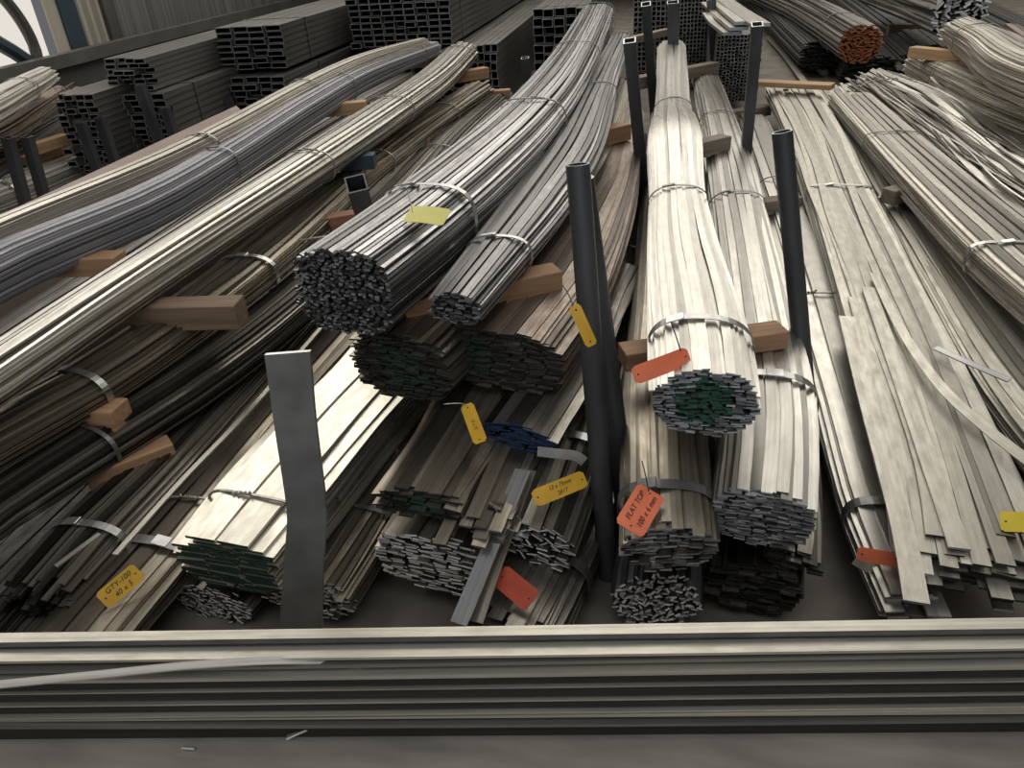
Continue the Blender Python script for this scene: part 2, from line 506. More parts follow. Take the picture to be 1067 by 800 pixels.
# ------------------------------------------------------------------ posts
def tube_post(label, top, bot, r=0.025, group='steel posts between the bays', wall=0.0055):
    """round hollow post, open at the top"""
    a, b = np.asarray(bot, float), np.asarray(top, float); d = norm(b-a)
    x = norm(np.cross(d, [0, 1, 0.01])); y = np.cross(d, x); K = 28; V = []; F = []
    rings = [(a, r), (a+(b-a)*0.5, r), (b, r), (b, r-wall), (b-d*0.5, r-wall)]
    for c, rr in rings:
        for j in range(K):
            w = 2*PI*j/K; V.append(c+rr*(math.cos(w)*x+math.sin(w)*y)-a)
    fm = []
    for i in range(len(rings)-1):
        for j in range(K):
            F.append((i*K+j, i*K+(j+1) % K, (i+1)*K+(j+1) % K, (i+1)*K+j)); fm.append(1 if i == 2 else 0)
    me = mesh('round_post', V, F, [MT_POST, MT_CUT], fm, True)
    ne = len(me.edges); ev = np.zeros(ne*2, np.int32); me.edges.foreach_get('vertices', ev); ev = ev.reshape(-1, 2)//K
    sa = me.attributes.new('sharp_edge', 'BOOLEAN', 'EDGE'); sa.data.foreach_set('value', (ev[:, 0] == ev[:, 1]) & ((ev[:, 0] == 2) | (ev[:, 0] == 3)))
    return tag(link('steel_post', me, None, a), label, 'post', group)


def square_post(label, top, bot, w=0.05, group='steel posts between the bays', d=None, turn=0.0, rim=1):
    """hollow square post, open at the top"""
    a, b = np.asarray(bot, float), np.asarray(top, float); dr = norm(b-a); d = d or w
    x = norm(np.cross(dr, [-math.sin(turn), math.cos(turn), 0])); y = np.cross(dr, x); V = []; F = []; fm = []
    for c, k in ((a, 0), (b, 0), (b, 0.005), (b-dr*0.3, 0.005)):
        for sx, sy in ((-1, -1), (1, -1), (1, 1), (-1, 1)):
            V.append(c+x*sx*(w/2-k)+y*sy*(d/2-k)-a)
    for i in range(3):
        for j in range(4):
            F.append((i*4+j, i*4+(j+1) % 4, (i+1)*4+(j+1) % 4, (i+1)*4+j)); fm.append(rim if i == 1 else 0)
    F.append((3, 2, 1, 0)); fm.append(0)
    return tag(link('steel_post', mesh('square_post', V, F, [MT_POST, MT_CUT], fm), None, a), label, 'post', group)


# ------------------------------------------------------------------ packs of square tube
def tube_unit_mesh(w, h, L):
    V = []; F = []; fm = []; k = min(0.005, w*0.12)
    for y, q in ((L, 0), (0, 0), (0, k), (0.5, k)):
        for sx, sz in ((0, 0), (1, 0), (1, 1), (0, 1)):
            V.append((q+sx*(w-2*q), y, q+sz*(h-2*q)))
    for i in range(3):
        for j in range(4):
            F.append((i*4+j, (i+1)*4+j, (i+1)*4+(j+1) % 4, i*4+(j+1) % 4)); fm.append((0, 2, 1)[i])
    F.append((12, 13, 14, 15)); fm.append(1)
    F.append((0, 1, 2, 3)); fm.append(1)
    return mesh('square_tube', V, F, [MT_TUBE, MT_TUBEI, MT_TUBEE], fm)


def pack(label, x0, x1, ytop, ybot, Y, nc, nr, L=6.0, bands=(0.4,), rough=0.03, group='packs of square steel tube', ground=False):
    """near end seen between pixel columns x0..x1 and rows ytop..ybot, at distance Y"""
    xm, ym = (x0+x1)/2, (ytop+ybot)/2
    l, r = aty(x0, ym, Y), aty(x1, ym, Y); t, bo = aty(xm, ytop, Y), aty(xm, ybot, Y)
    X0, X1, z0, z1 = l[0], r[0], (0.0 if ground else max(0.0, bo[2])), t[2]
    if ground: nr = max(nr, int(round(nr*(z1-z0)/max(0.05, z1-bo[2]))))
    w, h = (X1-X0)/nc, (z1-z0)/nr
    root = empty('square_tube_pack', (X0, Y, z0), label, 'tube pack', group)
    me = tube_unit_mesh(w*0.95, h*0.93, L)
    for i in range(nc):
        for j in range(nr):
            o = link('square_tube', me, root, (i*w, RG.normal(0, rough), j*h))
    W, Hh = X1-X0, z1-z0
    for f in bands:
        yy = L*f*0.25; q = 0.003
        parts = [box_vf((W/2, yy, Hh+q/2), (W/2+q, 0, 0), (0, 0.011, 0), (0, 0, q/2)),
                 box_vf((-q/2, yy, Hh/2), (q/2, 0, 0), (0, 0.011, 0), (0, 0, Hh/2)),
                 box_vf((W+q/2, yy, Hh/2), (q/2, 0, 0), (0, 0.011, 0), (0, 0, Hh/2))]
        link('strap', mesh('strap', *join(parts), MT_STRAPD), root)
    return root


# ------------------------------------------------------------------ tags
def paper_tag(label, A, B, w, mat, lines=(), bend=0.0, wire=None, holes=True, lean=0.0, flip=False, size=None, strip=None, nrm=None):
    """A, B: (px, py, z) middles of the two short edges"""
    a, b = atz(*A), atz(*B); c = (a+b)/2; L = np.linalg.norm(b-a); u = (b-a)/L
    tc = norm(CAM-c) if nrm is None else norm(nrm); n = norm(tc-u*(tc @ u)); v = np.cross(n, u)
    if lean: n, v = n*math.cos(lean)+v*math.sin(lean), v*math.cos(lean)-n*math.sin(lean)
    root = empty('paper_tag', c, label, 'tag', 'paper tags on the bundles')
    root.matrix_world = Matrix(((u[0], v[0], n[0], c[0]), (u[1], v[1], n[1], c[1]), (u[2], v[2], n[2], c[2]), (0, 0, 0, 1)))
    K = 14; V = []; F = []; r = min(w*0.16, 0.006)
    bz = lambda x: bend*(1-(2*x/L)**2)
    for zz in (0.0006, -0.0006):
        for i in range(K):
            x = (i/(K-1)-0.5)*L; e = L/2-abs(x); hw = w/2-(r-math.sqrt(max(0, r*r-(r-e)**2)) if e < r else 0)
            for sg in (-1, 1): V.append((x, sg*hw, bz(x)+zz))
    o2 = 2*K
    for i in range(K-1):
        F.append((2*i, 2*i+2, 2*i+3, 2*i+1)); F.append((o2+2*i, o2+2*i+1, o2+2*i+3, o2+2*i+2))
        F.append((2*i, o2+2*i, o2+2*i+2, 2*i+2)); F.append((2*i+1, 2*i+3, o2+2*i+3, o2+2*i+1))
    F.append((0, 1, o2+1, o2)); F.append((2*K-2, o2+2*K-2, o2+2*K-1, 2*K-1))
    link('card', mesh('tag_card', V, F, TAG[mat]), root)
    if holes:
        for sx in (-1, 1):
            x0 = sx*(L/2-0.011); P = [(x0+0.0022*math.cos(t), 0.0022*math.sin(t), bz(x0)+0.0009) for t in np.linspace(0, 2*PI, 12, endpoint=False)]
            P2 = [(p[0], p[1], p[2]-0.0025) for p in P]
            Fh = [tuple(range(12)), tuple(range(23, 11, -1))]+[(j, 12+j, 12+(j+1) % 12, (j+1) % 12) for j in range(12)]
            link('eyelet', mesh('eyelet', P+P2, Fh, MT_INK), root)
    for k, tx in enumerate(lines):
        cu = bpy.data.curves.new('writing', 'FONT'); cu.body = tx; cu.align_x = 'CENTER'; cu.align_y = 'CENTER'
        cu.size = size or w*0.42; cu.extrude = 0.0002; cu.shear = 0.25; cu.materials.append(MT_INK); cu.resolution_u = 3
        tmp = bpy.data.objects.new('tmp', cu); wm = bpy.data.meshes.new_from_object(tmp); bpy.data.objects.remove(tmp)
        t = link('writing', wm, root, (0, ((len(lines)-1)/2-k)*w*0.42, bz(0)+0.0012))
        if flip: t.rotation_euler = (0, 0, PI)
    if wire:
        W, s = catmull([atz(*p) for p in wire], 14); Mi = np.array(root.matrix_world.inverted())
        W = W @ Mi[:3, :3].T+Mi[:3, 3]
        link('tie_string', mesh('tie_string', *tube_vf(W, 0.0015, 6), MT_INK if strip != 'white' else MT_SEAL, smooth=True), root)
    return root

# ================================================================== SETTING
def structure(name, V, F, mat):
    o = link(name, mesh(name, V, F, mat)); o['kind'] = 'structure'; return o


MT_FLOOR = plain('concrete_floor', (0.17, 0.15, 0.125), 0.7, 0, 0.35, 5, (1, 1, 1), 0.4)
MT_SILL = plain('worn_grey_sill', (0.37, 0.335, 0.285), 0.6, 0.1, 0.25, 7, (0.6, 2.5, 1), 0.2)
MT_WALLB = plain('dark_back_wall', (0.06, 0.06, 0.058), 0.8, 0, 0.2, 2)
structure('floor', *box_vf((0, 9, -0.05), (10, 0, 0), (0, 12, 0), (0, 0, 0.05)), MT_FLOOR)
structure('wall_back', *box_vf((0, 20.1, 3), (10, 0, 0), (0, 0.1, 0), (0, 0, 3)), MT_WALLB)
structure('wall_right', *box_vf((9.9, 9, 3), (0.1, 0, 0), (0, 12, 0), (0, 0, 3)), MT_WALLB)

# --- left wall: bright window bay, columns and upright cladding, seen at the top left
XW = -6.2


def wp(px, py): return atx(px, py, XW)


def wall_panel(name, pxl, pxr, z0, z1, dx, mat, x=XW, ribs=0):
    """upright panel on the left wall between two pixel columns (taken at row 45)"""
    ya, yb = atx(pxl, 30, x)[1], atx(pxr, 30, x)[1]
    if not ribs:
        V, F = box_vf((x, (ya+yb)/2, (z0+z1)/2), (dx, 0, 0), (0, (yb-ya)/2, 0), (0, 0, (z1-z0)/2))
    else:
        V = []; F = []; n = ribs*4
        for i in range(n+1):
            y = ya+(yb-ya)*i/n; xx = x+dx*(1 if i % 4 in (1, 2) else -0.3)
            V += [(xx, y, z0), (xx, y, z1), (x-dx*2, y, z0), (x-dx*2, y, z1)]
        for i in range(n):
            a = 4*i; F += [(a, a+4, a+5, a+1), (a+2, a+3, a+7, a+6), (a+1, a+5, a+7, a+3), (a, a+2, a+6, a+4)]
        F += [(0, 1, 3, 2), (4*n, 4*n+2, 4*n+3, 4*n+1)]
    return structure(name, V, F, mat)


MT_COLC = plain('column_cream', (0.46, 0.42, 0.35), 0.6, 0, 0.15, 3, (1, 1, 0.2))
MT_COLB = plain('column_blue', (0.045, 0.07, 0.09), 0.5, 0.2, 0.15, 3)
MT_SHEET = plain('cladding_cream', (0.43, 0.40, 0.32), 0.6, 0, 0.12, 3, (1, 1, 0.2))
MT_CLAD = plain('cladding_grey', (0.20, 0.20, 0.19), 0.5, 0.3, 0.35, 6, (0.2, 6, 0.05))
MT_BEAM = plain('beam_grey', (0.115, 0.11, 0.10), 0.5, 0.3, 0.2, 3)
ybeam = wp(0, 60); ZB = (wp(0, 66)[2]+wp(200, 31)[2])/2
def emit(name, col, st):
    mt = bpy.data.materials.new(name); mt.use_nodes = True; nt = mt.node_tree; nt.nodes.clear()
    out = nt.nodes.new('ShaderNodeOutputMaterial'); e = nt.nodes.new('ShaderNodeEmission')
    e.inputs[0].default_value = (*col, 1); e.inputs[1].default_value = st; nt.links.new(e.outputs[0], out.inputs[0]); return mt


MT_DAY = emit('daylit_window', (1.0, 0.93, 0.84), 0.80)
yl, yr = wp(-140, 30)[1], wp(52, 30)[1]
structure('window_1', *box_vf((XW-0.12, (yl+yr)/2, ZB+1.0), (0.01, 0, 0), (0, (yr-yl)/2, 0), (0, 0, 1.1)), MT_DAY)
wall_panel('column_cream', 53, 66, 0, 4, 0.012, MT_COLC)
wall_panel('column_blue', 66, 84, 0, 4, 0.03, MT_COLB)
wall_panel('wall_left_cladding', 84, 112, 0, 4, 0.03, MT_SHEET, ribs=3)
wall_panel('column_grey', 112, 123, 0, 4, 0.04, MT_BEAM)
wall_panel('wall_left', 123, 420, 0, 4, 0.03, MT_CLAD, ribs=34)
V, F = box_vf((XW+0.25, 10, ZB), (0.07, 0, 0), (0, 7.5, 0), (0, 0, 0.06)); structure('beam_left', V, F, MT_BEAM)
structure('wall_left_lower', *box_vf((XW+0.2, 9, (ZB-0.03)/2), (0.03, 0, 0), (0, 9, 0), (0, 0, (ZB-0.03)/2)), MT_WALLB)
# curved brace and diagonal brace across the window
br, _ = catmull([wp(-18, -14), wp(2, 8), wp(16, 28), wp(26, 48), wp(31, 66)], 20)
br[:, 0] += 0.1
structure('beam_curved_brace', *tube_vf(br, 0.055, 10), MT_COLC if False else MT_BEAM)
dg = np.array([wp(-20, 38), wp(8, 54), wp(26, 66)]); dg[:, 0] += 0.06
structure('beam_diagonal_brace', *tube_vf(dg, 0.07, 8), MT_COLB)

# --- front sill the long bars lie on
ANG = 0.135


def sk(x, y, z): return (x, y+ANG*x, z)


ZS = 0.27
ys = float(atz(533, 752, ZS)[1])
yf = float(atz(533, 797, ZS)[1])
V, F = box_vf((0, 0, 0), (3, 0, 0), (0, 1, 0), (0, 0, 1))
V = [sk(v[0], (yf if v[1] < 0 else ys+0.16), (ZS if v[2] > 0 else 0.0)) for v in V]
sl = structure('trim_front_sill', V, F, MT_SILL); bevel(sl, 0.006, 2)
V, F = box_vf((0, 0, 0), (3, 0, 0), (0, 1, 0), (0, 0, 1))
V = [sk(v[0], (yf-0.5 if v[1] < 0 else yf-0.004), (ZS-0.012 if v[2] > 0 else 0.0)) for v in V]
structure('trim_front_ledge', V, F, MT_SILL)

# ================================================================== FRONT STACK OF LONG BARS
G = 'long flat bars lying across the front'
FM = ['cream', 'grey', 'dark']


def long_bar(label, ztop, yfront, w, t, mat, yl=0.0, zl=0.0, bow=0.0, wav=0.002, x0=-2.2, x1=2.0, tilt=0.0):
    n = 30; X = np.linspace(x0, x1, n); ph = RG.uniform(0, 6.28, 2)
    u = (X-x0)/(x1-x0)
    Yc = yfront+ANG*X+w/2+yl*(u-0.5)+wav*np.sin(4*u+ph[0]); Zc = ztop-t/2+zl*(u-0.5)+bow*(2*u-1)**2+wav*0.4*np.sin(5*u+ph[1])
    P = np.stack([X, Yc, Zc], 1); T = np.gradient(P, axis=0); T /= np.linalg.norm(T, axis=1)[:, None]
    R_ = np.cross(T, [0, 0, 1.0]); R_ /= np.linalg.norm(R_, axis=1)[:, None]; U_ = np.cross(R_, T)
    ct, st = math.cos(tilt), math.sin(tilt)
    o = P[0].copy()
    ob = link('long_flat_bar', bars_mesh('long_flat_bar', [dict(P=P-o, R=(R_*ct+U_*st)*w/2, U=(U_*ct-R_*st)*t/2, s=X-x0, rnd=float(RG.uniform(0.4, 0.8)))], [M[mat], END['grey']]), None, o)
    return tag(ob, label, 'steel bar', G)


MF1 = M['front'] = steel('steel_front_lit', (0.62, 0.585, 0.50), 0.38, 0.65, 0.12, (0.2, 0.17, 0.13), 0.2, 0.25)  # lit top faces and edge highlights put into the base colour
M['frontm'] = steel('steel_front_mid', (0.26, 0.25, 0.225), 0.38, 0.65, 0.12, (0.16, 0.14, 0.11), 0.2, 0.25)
MF2 = M['frontd'] = steel('steel_front_shaded', (0.032, 0.032, 0.031), 0.55, 0.3, 0.10, (0.03, 0.027, 0.024), 0.25, 0.3)  # shaded front faces and gaps put into a dark base colour
def fy(py, z): return float(atz(533, py, z)[1])
# (pixel row of the front top edge, z, width, thickness, material)
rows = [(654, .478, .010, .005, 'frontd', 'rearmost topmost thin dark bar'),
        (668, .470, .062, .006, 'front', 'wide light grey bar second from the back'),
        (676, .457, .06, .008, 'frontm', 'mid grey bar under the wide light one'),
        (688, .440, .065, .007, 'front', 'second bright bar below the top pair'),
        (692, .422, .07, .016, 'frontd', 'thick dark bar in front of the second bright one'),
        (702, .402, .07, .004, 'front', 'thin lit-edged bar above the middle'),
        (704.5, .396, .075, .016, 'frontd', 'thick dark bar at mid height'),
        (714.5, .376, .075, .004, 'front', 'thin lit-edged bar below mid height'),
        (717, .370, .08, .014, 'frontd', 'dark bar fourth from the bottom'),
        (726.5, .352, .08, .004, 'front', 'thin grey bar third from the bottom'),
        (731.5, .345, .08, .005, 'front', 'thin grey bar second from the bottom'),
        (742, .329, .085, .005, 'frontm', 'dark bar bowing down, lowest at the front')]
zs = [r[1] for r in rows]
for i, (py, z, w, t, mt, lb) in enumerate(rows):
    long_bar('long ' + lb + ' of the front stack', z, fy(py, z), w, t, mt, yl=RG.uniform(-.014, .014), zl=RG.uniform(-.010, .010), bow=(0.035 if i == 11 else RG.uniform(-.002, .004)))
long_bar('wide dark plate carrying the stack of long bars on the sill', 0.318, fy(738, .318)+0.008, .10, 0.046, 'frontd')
loose('narrow bright flat bar crossing the front stack at a slant on the left', [(-60, 719, .47), (0, 713, .47), (100, 703, .472), (200, 693, .475), (290, 688, .468), (380, 689, .444)], 0.013, 0.004, 'dull', group=G, name='long_flat_bar', tw=-0.3)

# offcuts on the sill
def chip(label, pts, w, mat):
    return tag(loose(label, pts, w, 0.003, mat, name='paper_strip', nseg=10, tw=0.5), label, 'strip')
chip('short curled cream strip lying on the front sill below the bars', [(299, 768, ZS+.012), (312, 762, ZS+.016), (326, 756, ZS+.018), (337, 751, ZS+.02)], 0.016, 'dull')
chip('tiny pale sliver on the front sill at the lower left', [(190, 778.5, ZS+.006), (197, 779, ZS+.007), (203, 779.5, ZS+.006)], 0.006, 'dull')

# ================================================================== BUNDLES
# ---- left bay
bundle('L1a', 'long cream and brown flat-bar bundle highest at the far left, lying along the blue-grey one',
       [(-150, 318, .72, 48), (0, 247, .72, 42), (150, 184, .74, 36), (235, 141, .76, 30), (320, 94, .73, 26), (380, 66, .72, 22), (440, 46, .70, 14)],
       rho=0.7, bw=0.035, bt=0.006, mat='cream', end='grey', straps=[(210, 152, 'thin'), (315, 92, 'wire')], wob=0.002, gap=1.0, rot=0.02)
bundle('L1b', 'smooth blue-grey flat-bar bundle curving over a batten at the far left',
       [(-150, 372, .66, 68), (0, 284, .66, 60), (150, 219, .68, 50), (235, 169, .70, 41), (320, 114, .68, 36), (380, 80, .66, 28), (452, 51, .64, 17)],
       rho=0.9, bw=0.035, bt=0.006, mat='blue', end='grey', straps=[(229, 173, 'thin'), (356, 92, 'wire'), (436, 56, 'wire')], wob=0.001, jit=0.006, gap=1.0)
bundle('L2', 'long bright bundle of thin flat bars left of the blue-grey bundle, tied with wire',
       [(-150, 488, .58, 64), (0, 388, .58, 58), (100, 320, .59, 53), (200, 254, .60, 48), (325, 172, .61, 42), (390, 128, .60, 38), (450, 86, .57, 33), (482, 55, .56, 28)],
       rho=0.62, bw=0.015, bt=0.006, mat='bright', end='light', straps=[(322, 174, 'wire'), (408, 116, 'wire'), (476, 60, 'wire')], wob=0.005, jit=0.03)
bundle('L3', 'brown flat-bar bundle with a shiny band, running over the old dark batten',
       [(-60, 490, .42, 60), (30, 438, .42, 58), (85, 408, .42, 56), (165, 355, .43, 54), (258, 285, .44, 52), (320, 232, .44, 46), (370, 187, .43, 34), (405, 160, .43, 30), (445, 130, .42, 26), (498, 95, .40, 24)],
       rho=0.6, bw=0.019, bt=0.005, mat='brown', end='light', straps=[(88, 406, 'band'), (258, 285, 'band'), (393, 170, 'wire'), (462, 118, 'wire')], wob=0.008, jit=0.03)
bundle('L4', 'dark brown bundle with a dull band, next right of the shiny banded brown one',
       [(-60, 572, .30, 58), (0, 526, .30, 56), (92, 467, .30, 54), (200, 398, .31, 52), (280, 338, .31, 50), (350, 275, .31, 46), (420, 205, .31, 42), (460, 160, .31, 36), (490, 130, .31, 30), (518, 105, .30, 26)],
       rho=0.62, bw=0.017, bt=0.006, mat='dark', end='dark', straps=[(100, 466, 'thin'), (455, 165, 'wire')], wob=0.006, jit=0.03)
bundle('L5', 'dark bundle ending in shadow at the lower left, banded near its end',
       [(45, 622, .17, 76), (98, 562, .18, 74), (160, 500, .18, 62), (230, 424, .18, 56), (300, 346, .18, 54), (370, 270, .17, 50), (450, 190, .17, 44), (530, 110, .17, 36)],
       rho=0.62, bw=0.016, bt=0.006, mat='dark', end='black', straps=[(98, 568, 'band')], wob=0.006, jit=0.02)
bundle('L6', 'wide brown-grey flat-bar bundle with a yellow tag at the lower left',
       [(50, 712, .12, 96), (110, 640, .12, 88), (160, 584, .12, 82), (215, 516, .12, 72), (285, 430, .12, 64), (350, 355, .12, 60), (440, 260, .12, 54)],
       rho=0.5, bw=0.055, bt=0.006, mat='brown', end='dark', straps=[(160, 580, 'band', 0.03), (196, 535, 'wire')], wob=0.004, jit=0.02)
bundle('L7', 'stack of wide shining white flat bars with a dark green end behind the flat post',
       [(238, 590, .22, 106), (290, 526, .22, 104), (350, 455, .22, 96), (400, 400, .22, 88), (450, 340, .22, 80), (520, 262, .22, 66)],
       rho=0.56, bw=0.085, bt=0.008, mat='white', end='black', paint=('dgreen', 0, 0, 3, 3), straps=[(275, 545, 'wire')], nexp=4.0, jit=0.0015, rot=0.015, tilt=0.03, gap=1.0)
bundle('S1', 'low bundle of thin bars with grey cut ends right under the green-ended white stack',
       [(220, 628, .055, 84), (280, 560, .055, 80), (360, 470, .055, 75), (430, 390, .055, 70)],
       rho=0.4, bw=0.018, bt=0.005, mat='dark', end='light', rot=0.25, jit=0.004)
bundle('S2', 'low bundle of thin brown bars ending behind the foot of the flat post',
       [(320, 622, .09, 98), (360, 562, .09, 92), (400, 500, .09, 82), (440, 440, .09, 72), (510, 345, .09, 60)],
       rho=0.45, bw=0.02, bt=0.005, mat='brown', end='light', rot=0.15, jit=0.008, straps=[(372, 545, 'thin')])

bundle('U1', 'dark filler bundle added to darken the gap between the blue-grey and the bright bundles',
       [(-90, 440, .22, 70), (0, 372, .22, 64), (110, 300, .22, 58), (220, 222, .23, 48), (330, 146, .23, 40), (440, 82, .23, 30)],
       rho=0.95, bw=0.03, bt=0.007, mat='far', end='black', nseg=20)  # filler added to hide the floor and keep this gap dark
bundle('U2', 'dark filler bundle added to darken the low gap left of the banded lower left bundle',
       [(-60, 680, .12, 84), (0, 615, .12, 80), (90, 525, .12, 74), (190, 420, .12, 66), (290, 320, .12, 56)],
       rho=0.6, bw=0.03, bt=0.007, mat='far', end='black', nseg=20)  # added filler, blacks out the low gap
bundle('U3', 'low dark bundle under the shadowed end at the lower left corner',
       [(0, 700, .05, 90), (60, 632, .05, 84), (130, 552, .05, 72), (210, 460, .05, 60)],
       rho=0.4, bw=0.02, bt=0.006, mat='far', end='black', nseg=20)

# ---- centre bay
bundle('C1', 'big top bundle of thin grey bars with a lemon tag and a dark speckled end',
       [(357, 305, .75, 108), (430, 249, .74, 96), (490, 198, .73, 86), (540, 150, .73, 74), (578, 103, .71, 60), (603, 60, .68, 46), (622, 20, .66, 36)],
       rho=0.82, bw=0.012, bt=0.0062, mat='grey', end='dark', straps=[(448, 235, 'band'), (553, 136, 'wire'), (600, 66, 'wire'), (622, 20, 'wire')], wob=0.005, jit=0.002, rot=0.25, nexp=3.4, gap=1.3, ugap=1.3)
bundle('C2', 'smaller grey bundle resting on a batten right of the big speckled one',
       [(474, 322, .70, 54), (515, 272, .70, 58), (560, 215, .69, 62), (597, 160, .69, 58), (618, 110, .68, 42), (630, 80, .66, 30), (647, 42, .66, 22)],
       rho=0.6, bw=0.02, bt=0.005, mat='grey', end='dark', straps=[(520, 266, 'band', 0.016), (619, 97, 'wire'), (647, 42, 'wire')], wob=0.005, jit=0.008, rot=0.1)
bundle('C3L', 'brown flat-bar bundle with a green smudged end beneath the big speckled bundle',
       [(416, 382, .50, 102), (480, 320, .50, 96), (560, 235, .50, 80), (610, 160, .50, 60), (638, 95, .49, 40)],
       rho=0.66, bw=0.04, bt=0.005, mat='brown', end='black', paint=('dgreen', 0.1, 0, .55, .6), nexp=3, jit=0.006)
bundle('C3R', 'rusty brown flat-bar bundle with a dark green tinged end beside the two round posts',
       [(520, 376, .50, 124), (573, 308, .50, 108), (612, 240, .51, 82), (638, 185, .51, 54), (652, 120, .49, 38)],
       rho=0.50, bw=0.045, bt=0.005, mat='rusty', end='black', paint=('dgreen', -0.5, 0, .5, .7), nexp=3.4, jit=0.006)
bundle('C4', 'wide dark brown flat-bar bundle with a green spot on its end, mid centre pile',
       [(434, 524, .33, 94), (470, 466, .33, 88), (510, 400, .34, 85), (570, 320, .34, 75)],
       rho=0.36, bw=0.042, bt=0.0048, mat='brown', end='black', paint=('green', 0.1, 0, .45, .6), nexp=2.2, jit=0.009)
bundle('C4b', 'flat bars ending in uneven steps between the green spotted end and the blue one',
       [(496, 545, .30, 66), (525, 480, .31, 66), (555, 420, .31, 62), (600, 330, .31, 55)],
       rho=0.34, bw=0.036, bt=0.006, mat='brown', end='dark', nexp=3.4, jit=0.04)
bundle('C5', 'bundle with a broad face of light grey cut ends below the green spotted one',
       [(452, 588, .17, 128), (492, 520, .17, 120), (530, 450, .17, 110), (590, 350, .17, 90)],
       rho=0.56, bw=0.034, bt=0.0058, mat='brown', end='light', nexp=3, jit=0.006, rot=0.07)
bundle('C6', 'domed bundle with its end painted dark blue',
       [(537, 456, .37, 78), (565, 415, .37, 75), (600, 360, .37, 66), (640, 280, .37, 52)],
       rho=0.42, bw=0.05, bt=0.005, mat='dark', end='black', paint=('blue', 0, 0, 3, 3), jit=0.003, nexp=2.2, tilt=0.35, gap=1.02)
bundle('C7', 'bundle with tilted grey cut ends under the loose bright band, left of the posts',
       [(558, 566, .22, 84), (580, 510, .23, 80), (602, 452, .24, 72), (625, 390, .25, 62), (645, 300, .27, 50), (656, 215, .28, 38), (660, 140, .28, 28)],
       rho=0.62, bw=0.030, bt=0.005, mat='dark', end='light', straps=[(596, 472, 'band', 0.03), (652, 270, 'thin')], rot=0.32, jit=0.012, roll=-0.25, nexp=2.3)
bundle('C8', 'lowest dark bundle with a red tag, running under the front bars',
       [(530, 665, .09, 104), (558, 612, .09, 98), (590, 550, .09, 85), (620, 480, .09, 72), (640, 400, .09, 60), (652, 300, .09, 48)],
       rho=0.6, bw=0.042, bt=0.006, mat='dark', end='black', straps=[(566, 596, 'thin', 0.03)], jit=0.02)

# ---- middle bay right of the round posts
bundle('M1', 'top bundle of pale flat bars with a bright green painted end',
       [(735, 420, .58, 116), (730, 370, .57, 110), (722, 320, .56, 98), (711, 260, .57, 76), (706, 200, .59, 60), (704, 150, .64, 60), (703, 131, .61, 49), (701, 112, .53, 38), (700, 52, .53, 31)],
       rho=0.72, bw=0.022, bt=0.0042, mat='pale', end='grey', paint=('green', 0.0, 0.05, .56, .66), straps=[(729, 366, 'band', 0.03), (707, 215, 'thin'), (703, 117, 'wire')], nexp=2.4, jit=0.004, wob=0.006, rot=0.04)
bundle('M2', 'pale flat-bar bundle with a grey cut end, right of and below the green-ended one',
       [(795, 540, .35, 114), (800, 470, .36, 108), (797, 410, .36, 102), (786, 330, .36, 84), (768, 222, .37, 60), (750, 135, .38, 40), (734, 82, .38, 28)],
       rho=0.72, bw=0.026, bt=0.0046, mat='pale', end='grey', straps=[(799, 420, 'band', 0.03), (766, 220, 'thin'), (749, 130, 'wire')], nexp=2.6, jit=0.005, wob=0.006)
bundle('M4', 'dark flat-bar bundle with an orange tag, straight below the green-ended bundle',
       [(697, 570, .33, 106), (692, 480, .34, 94), (690, 400, .34, 86), (692, 300, .35, 68), (694, 200, .36, 52), (697, 120, .37, 40)],
       rho=0.62, bw=0.028, bt=0.0046, mat='brown', end='grey', straps=[(697, 528, 'thin', 0.03)], nexp=2.5, jit=0.008, roll=0.1)
bundle('M5', 'bottom bundle with bright ragged cut ends touching the front bars',
       [(684, 627, .10, 100), (689, 560, .10, 94), (692, 450, .10, 85), (690, 300, .10, 60)],
       rho=0.75, bw=0.016, bt=0.006, mat='grey', end='light', rot=0.45, jit=0.006, roll=0.4, nexp=2.3, gap=1.35)
bundle('M6', 'bottom bundle with a black end in deep shadow, right of the ragged one',
       [(785, 612, .10, 104), (790, 540, .10, 98), (790, 450, .10, 92), (778, 300, .10, 70)],
       rho=0.7, bw=0.04, bt=0.005, mat='dark', end='black', jit=0.008)
bundle('M7', 'small flat black-ended bundle leaning over the floor right of the middle pile',
       [(828, 586, .2, 66), (828, 520, .2, 62), (822, 440, .2, 58), (808, 340, .2, 50)],
       rho=0.42, bw=0.04, bt=0.005, mat='dark', end='black', roll=-0.15, jit=0.01)

# ---- right bay
bundle('R1', 'narrow pale bundle along the bare floor strip, behind the right-hand round post',
       [(956, 640, .13, 72), (914, 535, .13, 74), (884, 425, .13, 74), (853, 320, .13, 70), (827, 240, .13, 58), (806, 185, .13, 48), (786, 130, .13, 36)],
       rho=0.75, bw=0.05, bt=0.006, mat='pale', end='grey', straps=[(859, 328, 'wire'), (914, 545, 'thin', 0.03), (818, 200, 'wire')], jit=0.02)
bundle('R2a', 'broad spread of wide galvanised flat bars ending unevenly at the right front',
       [(1016, 592, .22, 166), (986, 490, .22, 134), (945, 375, .23, 106), (908, 285, .24, 84), (875, 205, .25, 66), (848, 140, .25, 58), (824, 96, .25, 52)],
       rho=0.30, bw=0.042, bt=0.0055, mat='galv', end='black', straps=[(873, 203, 'band', 0.02)], grow=True, jit=0.035, wob=0.010, nexp=4, tilt=0.05, rot=0.04)
